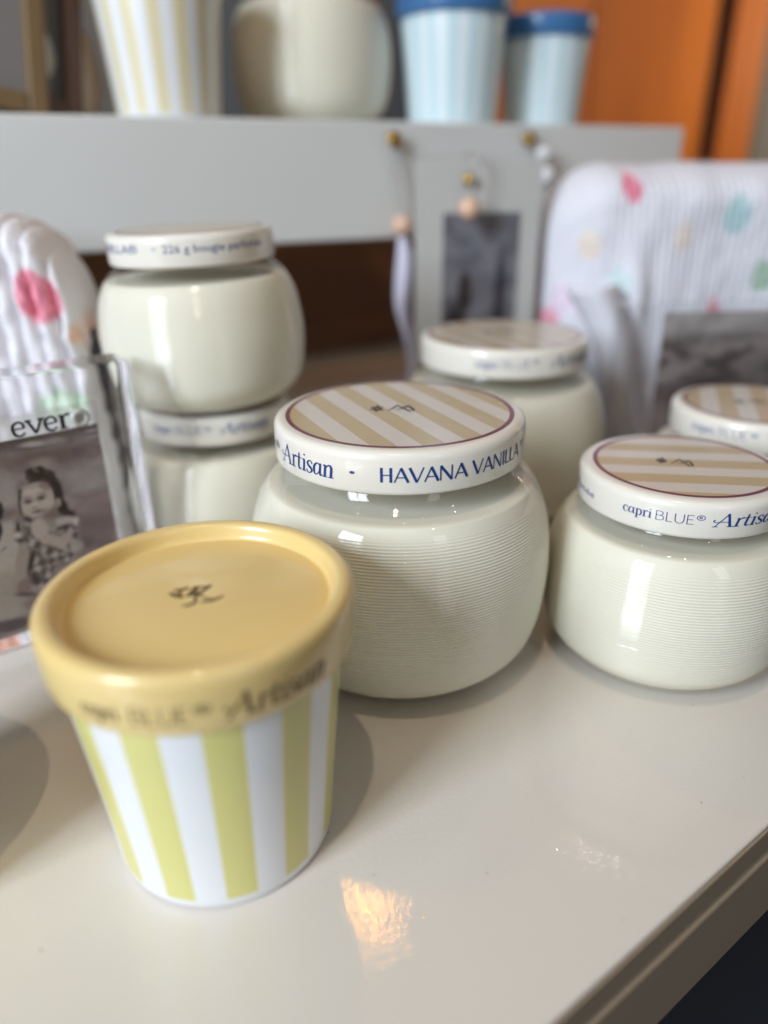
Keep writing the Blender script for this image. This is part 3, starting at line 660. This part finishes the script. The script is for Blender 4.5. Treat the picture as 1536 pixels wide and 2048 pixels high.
tube('cord_loop', [(.004, .0135, .2085), (.0045, .02, .2098), (.0045, .035, .2098), (.004, .043, .2085)], .0009, M_cord, bd)

# ------------------------------------------------------------------ fabric
def tulip(c, X, Z, cx, cy, s, rot, col):
    f = blob(X, Z, cx, cy, s*.74*(1-.16*max(-1, min(1, (Z-cy)/s))), s, rot, .07)
    n = fbm(X*.35, Z*.35, 4)
    return mixv(c, mixv(col, tuple(min(255, v+38) for v in col), sm(n, -.4, .5)), f*.92)
M_quilt = mat('quilt_cotton', (1, 1, 1, 1), .85); use_cols(M_quilt)
M_musl = mat('muslin_cotton', (1, 1, 1, 1), .85); use_cols(M_musl)
def weave(M, sx, sz, dist):
    N, L, b = nodes(M); tc = add(N, 'ShaderNodeTexCoord'); mp = add(N, 'ShaderNodeMapping'); mp.inputs['Scale'].default_value = (sx, sx, sz)
    nz = add(N, 'ShaderNodeTexNoise'); nz.inputs['Scale'].default_value = 1; nz.inputs['Detail'].default_value = 3
    bp = add(N, 'ShaderNodeBump'); bp.inputs['Strength'].default_value = .5; bp.inputs['Distance'].default_value = dist
    L.new(tc.outputs['Object'], mp.inputs[0]); L.new(mp.outputs[0], nz.inputs['Vector']); L.new(nz.outputs[0], bp.inputs['Height']); L.new(bp.outputs[0], b.inputs['Normal'])
weave(M_quilt, 160, 90, .002); weave(M_musl, 420, 60, .0012)
def quilt():
    """standing quilted bundle: puffy vertical channels, rounded right shoulder"""
    e = Vector((-.158, .405, 0)); nu, nv = 220, 110
    W_, V, F, K = .20, [], [], []
    for j in range(nv+1):
        v = j/nv                                  # 0 front foot .. 1 back foot, over the top
        for i in range(nu+1):
            u = i/nu; x = -W_*(1-u)
            rd = 1-max(0, 1+x/.045)**3.2 if x > -.045 else 1   # fall of the right shoulder
            rd = max(0, rd)
            H = .122 + .054*rd**.5 + .012*min(1, -x/.14)
            T = .019*(.35+.65*sqrt(max(0, min(1, -x/.018))))
            ph = x / .0098
            puff = abs(sin(pi*ph))**.5
            if v < .44: z = H*(v/.44)*.95; y = -T; ny, nz = -1, 0
            elif v < .56:
                a = (v-.44)/.12*pi; z = H*.95 + H*.05*sin(a) ; y = -T*cos(a); ny, nz = -cos(a), sin(a)
            else: z = H*((1-v)/.44)*.95; y = T; ny, nz = 1, 0
            slant = .010*(H-z)/.18
            wr = .0030*fbm(x*110, z*80, v*2) + .0012*sin(z*420+ph*4)*(1-puff)
            d = .0070*puff + wr
            V.append((x+slant*u, y+ny*d, max(.0006, z+nz*d*.25)))
            X, Z = (x+slant)*1000, z*1000
            c = (232, 230, 236)
            if v < .53:
                c = tulip(c, X, Z, -15, 142, 13.5, .35, (214, 116, 138)); c = tulip(c, X, Z, 1, 122, 6, .1, (232, 180, 158))
                for k in range(3): c = tulip(c, X, Z, -19+k*6, 88-abs(k-1)*3, 8, .5-.5*k, (186, 204, 186))
                c = tulip(c, X, Z, -95, 150, 15, .2, (150, 190, 196)); c = tulip(c, X, Z, -80, 60, 15, -.3, (226, 170, 150))
            K.append((lin(c[0]), lin(c[1]), lin(c[2])))
    for j in range(nv):
        for i in range(nu):
            a = j*(nu+1)+i; F.append((a, a+1, a+nu+2, a+nu+1))
    o = mesh_obj('quilted_blanket', V, F, M_quilt, cols=K); o.location = e; o.rotation_euler = (0, 0, radians(-4))
    tag(o, 'white quilted baby blanket with a pink tulip, stuffed upright at the left edge', 'blanket', 'printed baby blankets')
quilt()
def muslin():
    nu, nv = 190, 130; V, F, K = [], [], []
    W_ = .34
    for j in range(nv+1):
        v = j/nv
        for i in range(nu+1):
            u = i/nu; x = W_*u
            lf = min(1, x/.045); rd = sqrt(max(0, 1-(1-lf)**2))      # rounded left end
            H = .150 + .052*rd ; T = .045*(.15+.85*rd)
            if v < .46: z = H*(v/.46)*.86; y = -T; ny, nz = -1, 0
            elif v < .60:
                a = (v-.46)/.14*pi; z = H*.86 + H*.14*sin(a); y = -T*cos(a); ny, nz = -cos(a), sin(a)
            else: z = H*((1-v)/.40)*.86; y = T; ny, nz = 1, 0
            fold = .005*sin((x-.052)*45+z*6)*sm(.205-z, 0, .12) + .009*exp(-((x-.052-.08*(.19-z))/.010)**2)
            d = fold*sm(.185-z, 0, .07) + .004*fbm(x*22, z*14, v) + .0011*sin(x*1150+z*14)*sm(x, 0, .05)
            V.append((x, y+ny*d, max(.0006, z+nz*d*.5)))
            X, Z = x*1000, z*1000; c = (230, 230, 240)
            if v < .56:
                for (cx, cy, s, ro, col) in ((53, 187, 9.5, .2, (218, 116, 142)), (92, 155, 10, -.1, (226, 210, 202)), (132, 168, 13, 0, (158, 188, 194)), (48, 126, 9, .5, (198, 220, 224)), (6, 98, 7, .2, (222, 140, 160)), (126, 104, 7, .2, (222, 130, 152)),
                                           (160, 126, 12, .3, (150, 178, 160)), (26, 150, 10, .3, (232, 212, 200)), (14, 112, 11, 0, (222, 200, 226)), (30, 108, 8, .6, (232, 208, 200)), (190, 160, 14, .2, (224, 120, 140)), (230, 140, 14, 0, (130, 175, 180))):
                    c = tulip(c, X, Z, cx, cy, s, ro, col)
            K.append((lin(c[0]), lin(c[1]), lin(c[2])))
    for j in range(nv):
        for i in range(nu):
            a = j*(nu+1)+i; F.append((a, a+1, a+nu+2, a+nu+1))
    o = mesh_obj('muslin_blanket', V, F, M_musl, cols=K); o.location = (.118, .585, 0); o.rotation_euler = (0, 0, radians(6))
    tag(o, 'white muslin baby blanket with pink and teal leaf print, draped at the right', 'blanket', 'printed baby blankets')
    # hanging corner of the same cloth, in front of the fold
    V, F = [], []
    for j in range(31):
        v = j/30
        for i in range(13):
            u = i/12; z = .125-.115*v; wv = .036*(1-.75*v)
            V.append((.022+.045*v+wv*(u-.5)+.004*sin(v*6), -.062-.012*sin(u*pi)-.010*v-.002*sin(u*5+v*2), z))
    for j in range(30):
        for i in range(12): a = j*13+i; F.append((a, a+1, a+14, a+13))
    c = mesh_obj('blanket_corner', V, F, mat('muslin_plain', rgb(230, 230, 240), .85), o); md = c.modifiers.new('thickness', 'SOLIDIFY'); md.thickness = .0025
muslin()
# pale shelf seen past the right end of the riser
sh = empty('white_shelf', rp(.56, .22, 0), RY, 'pale painted shelf end past the right end of the grey riser', 'shelf')
box('shelf_board', (0, 0, .19), (.20, .10, .213), M_riser, sh, .002)
box('shelf_side', (.185, 0.002, .0003), (.199, .098, .1898), M_riser, sh, .001)

scene.cycles.use_denoising = True
scene.cycles.max_bounces = 10; scene.cycles.transparent_max_bounces = 16; scene.cycles.caustics_reflective = False
scene.cycles.sample_clamp_indirect = 6
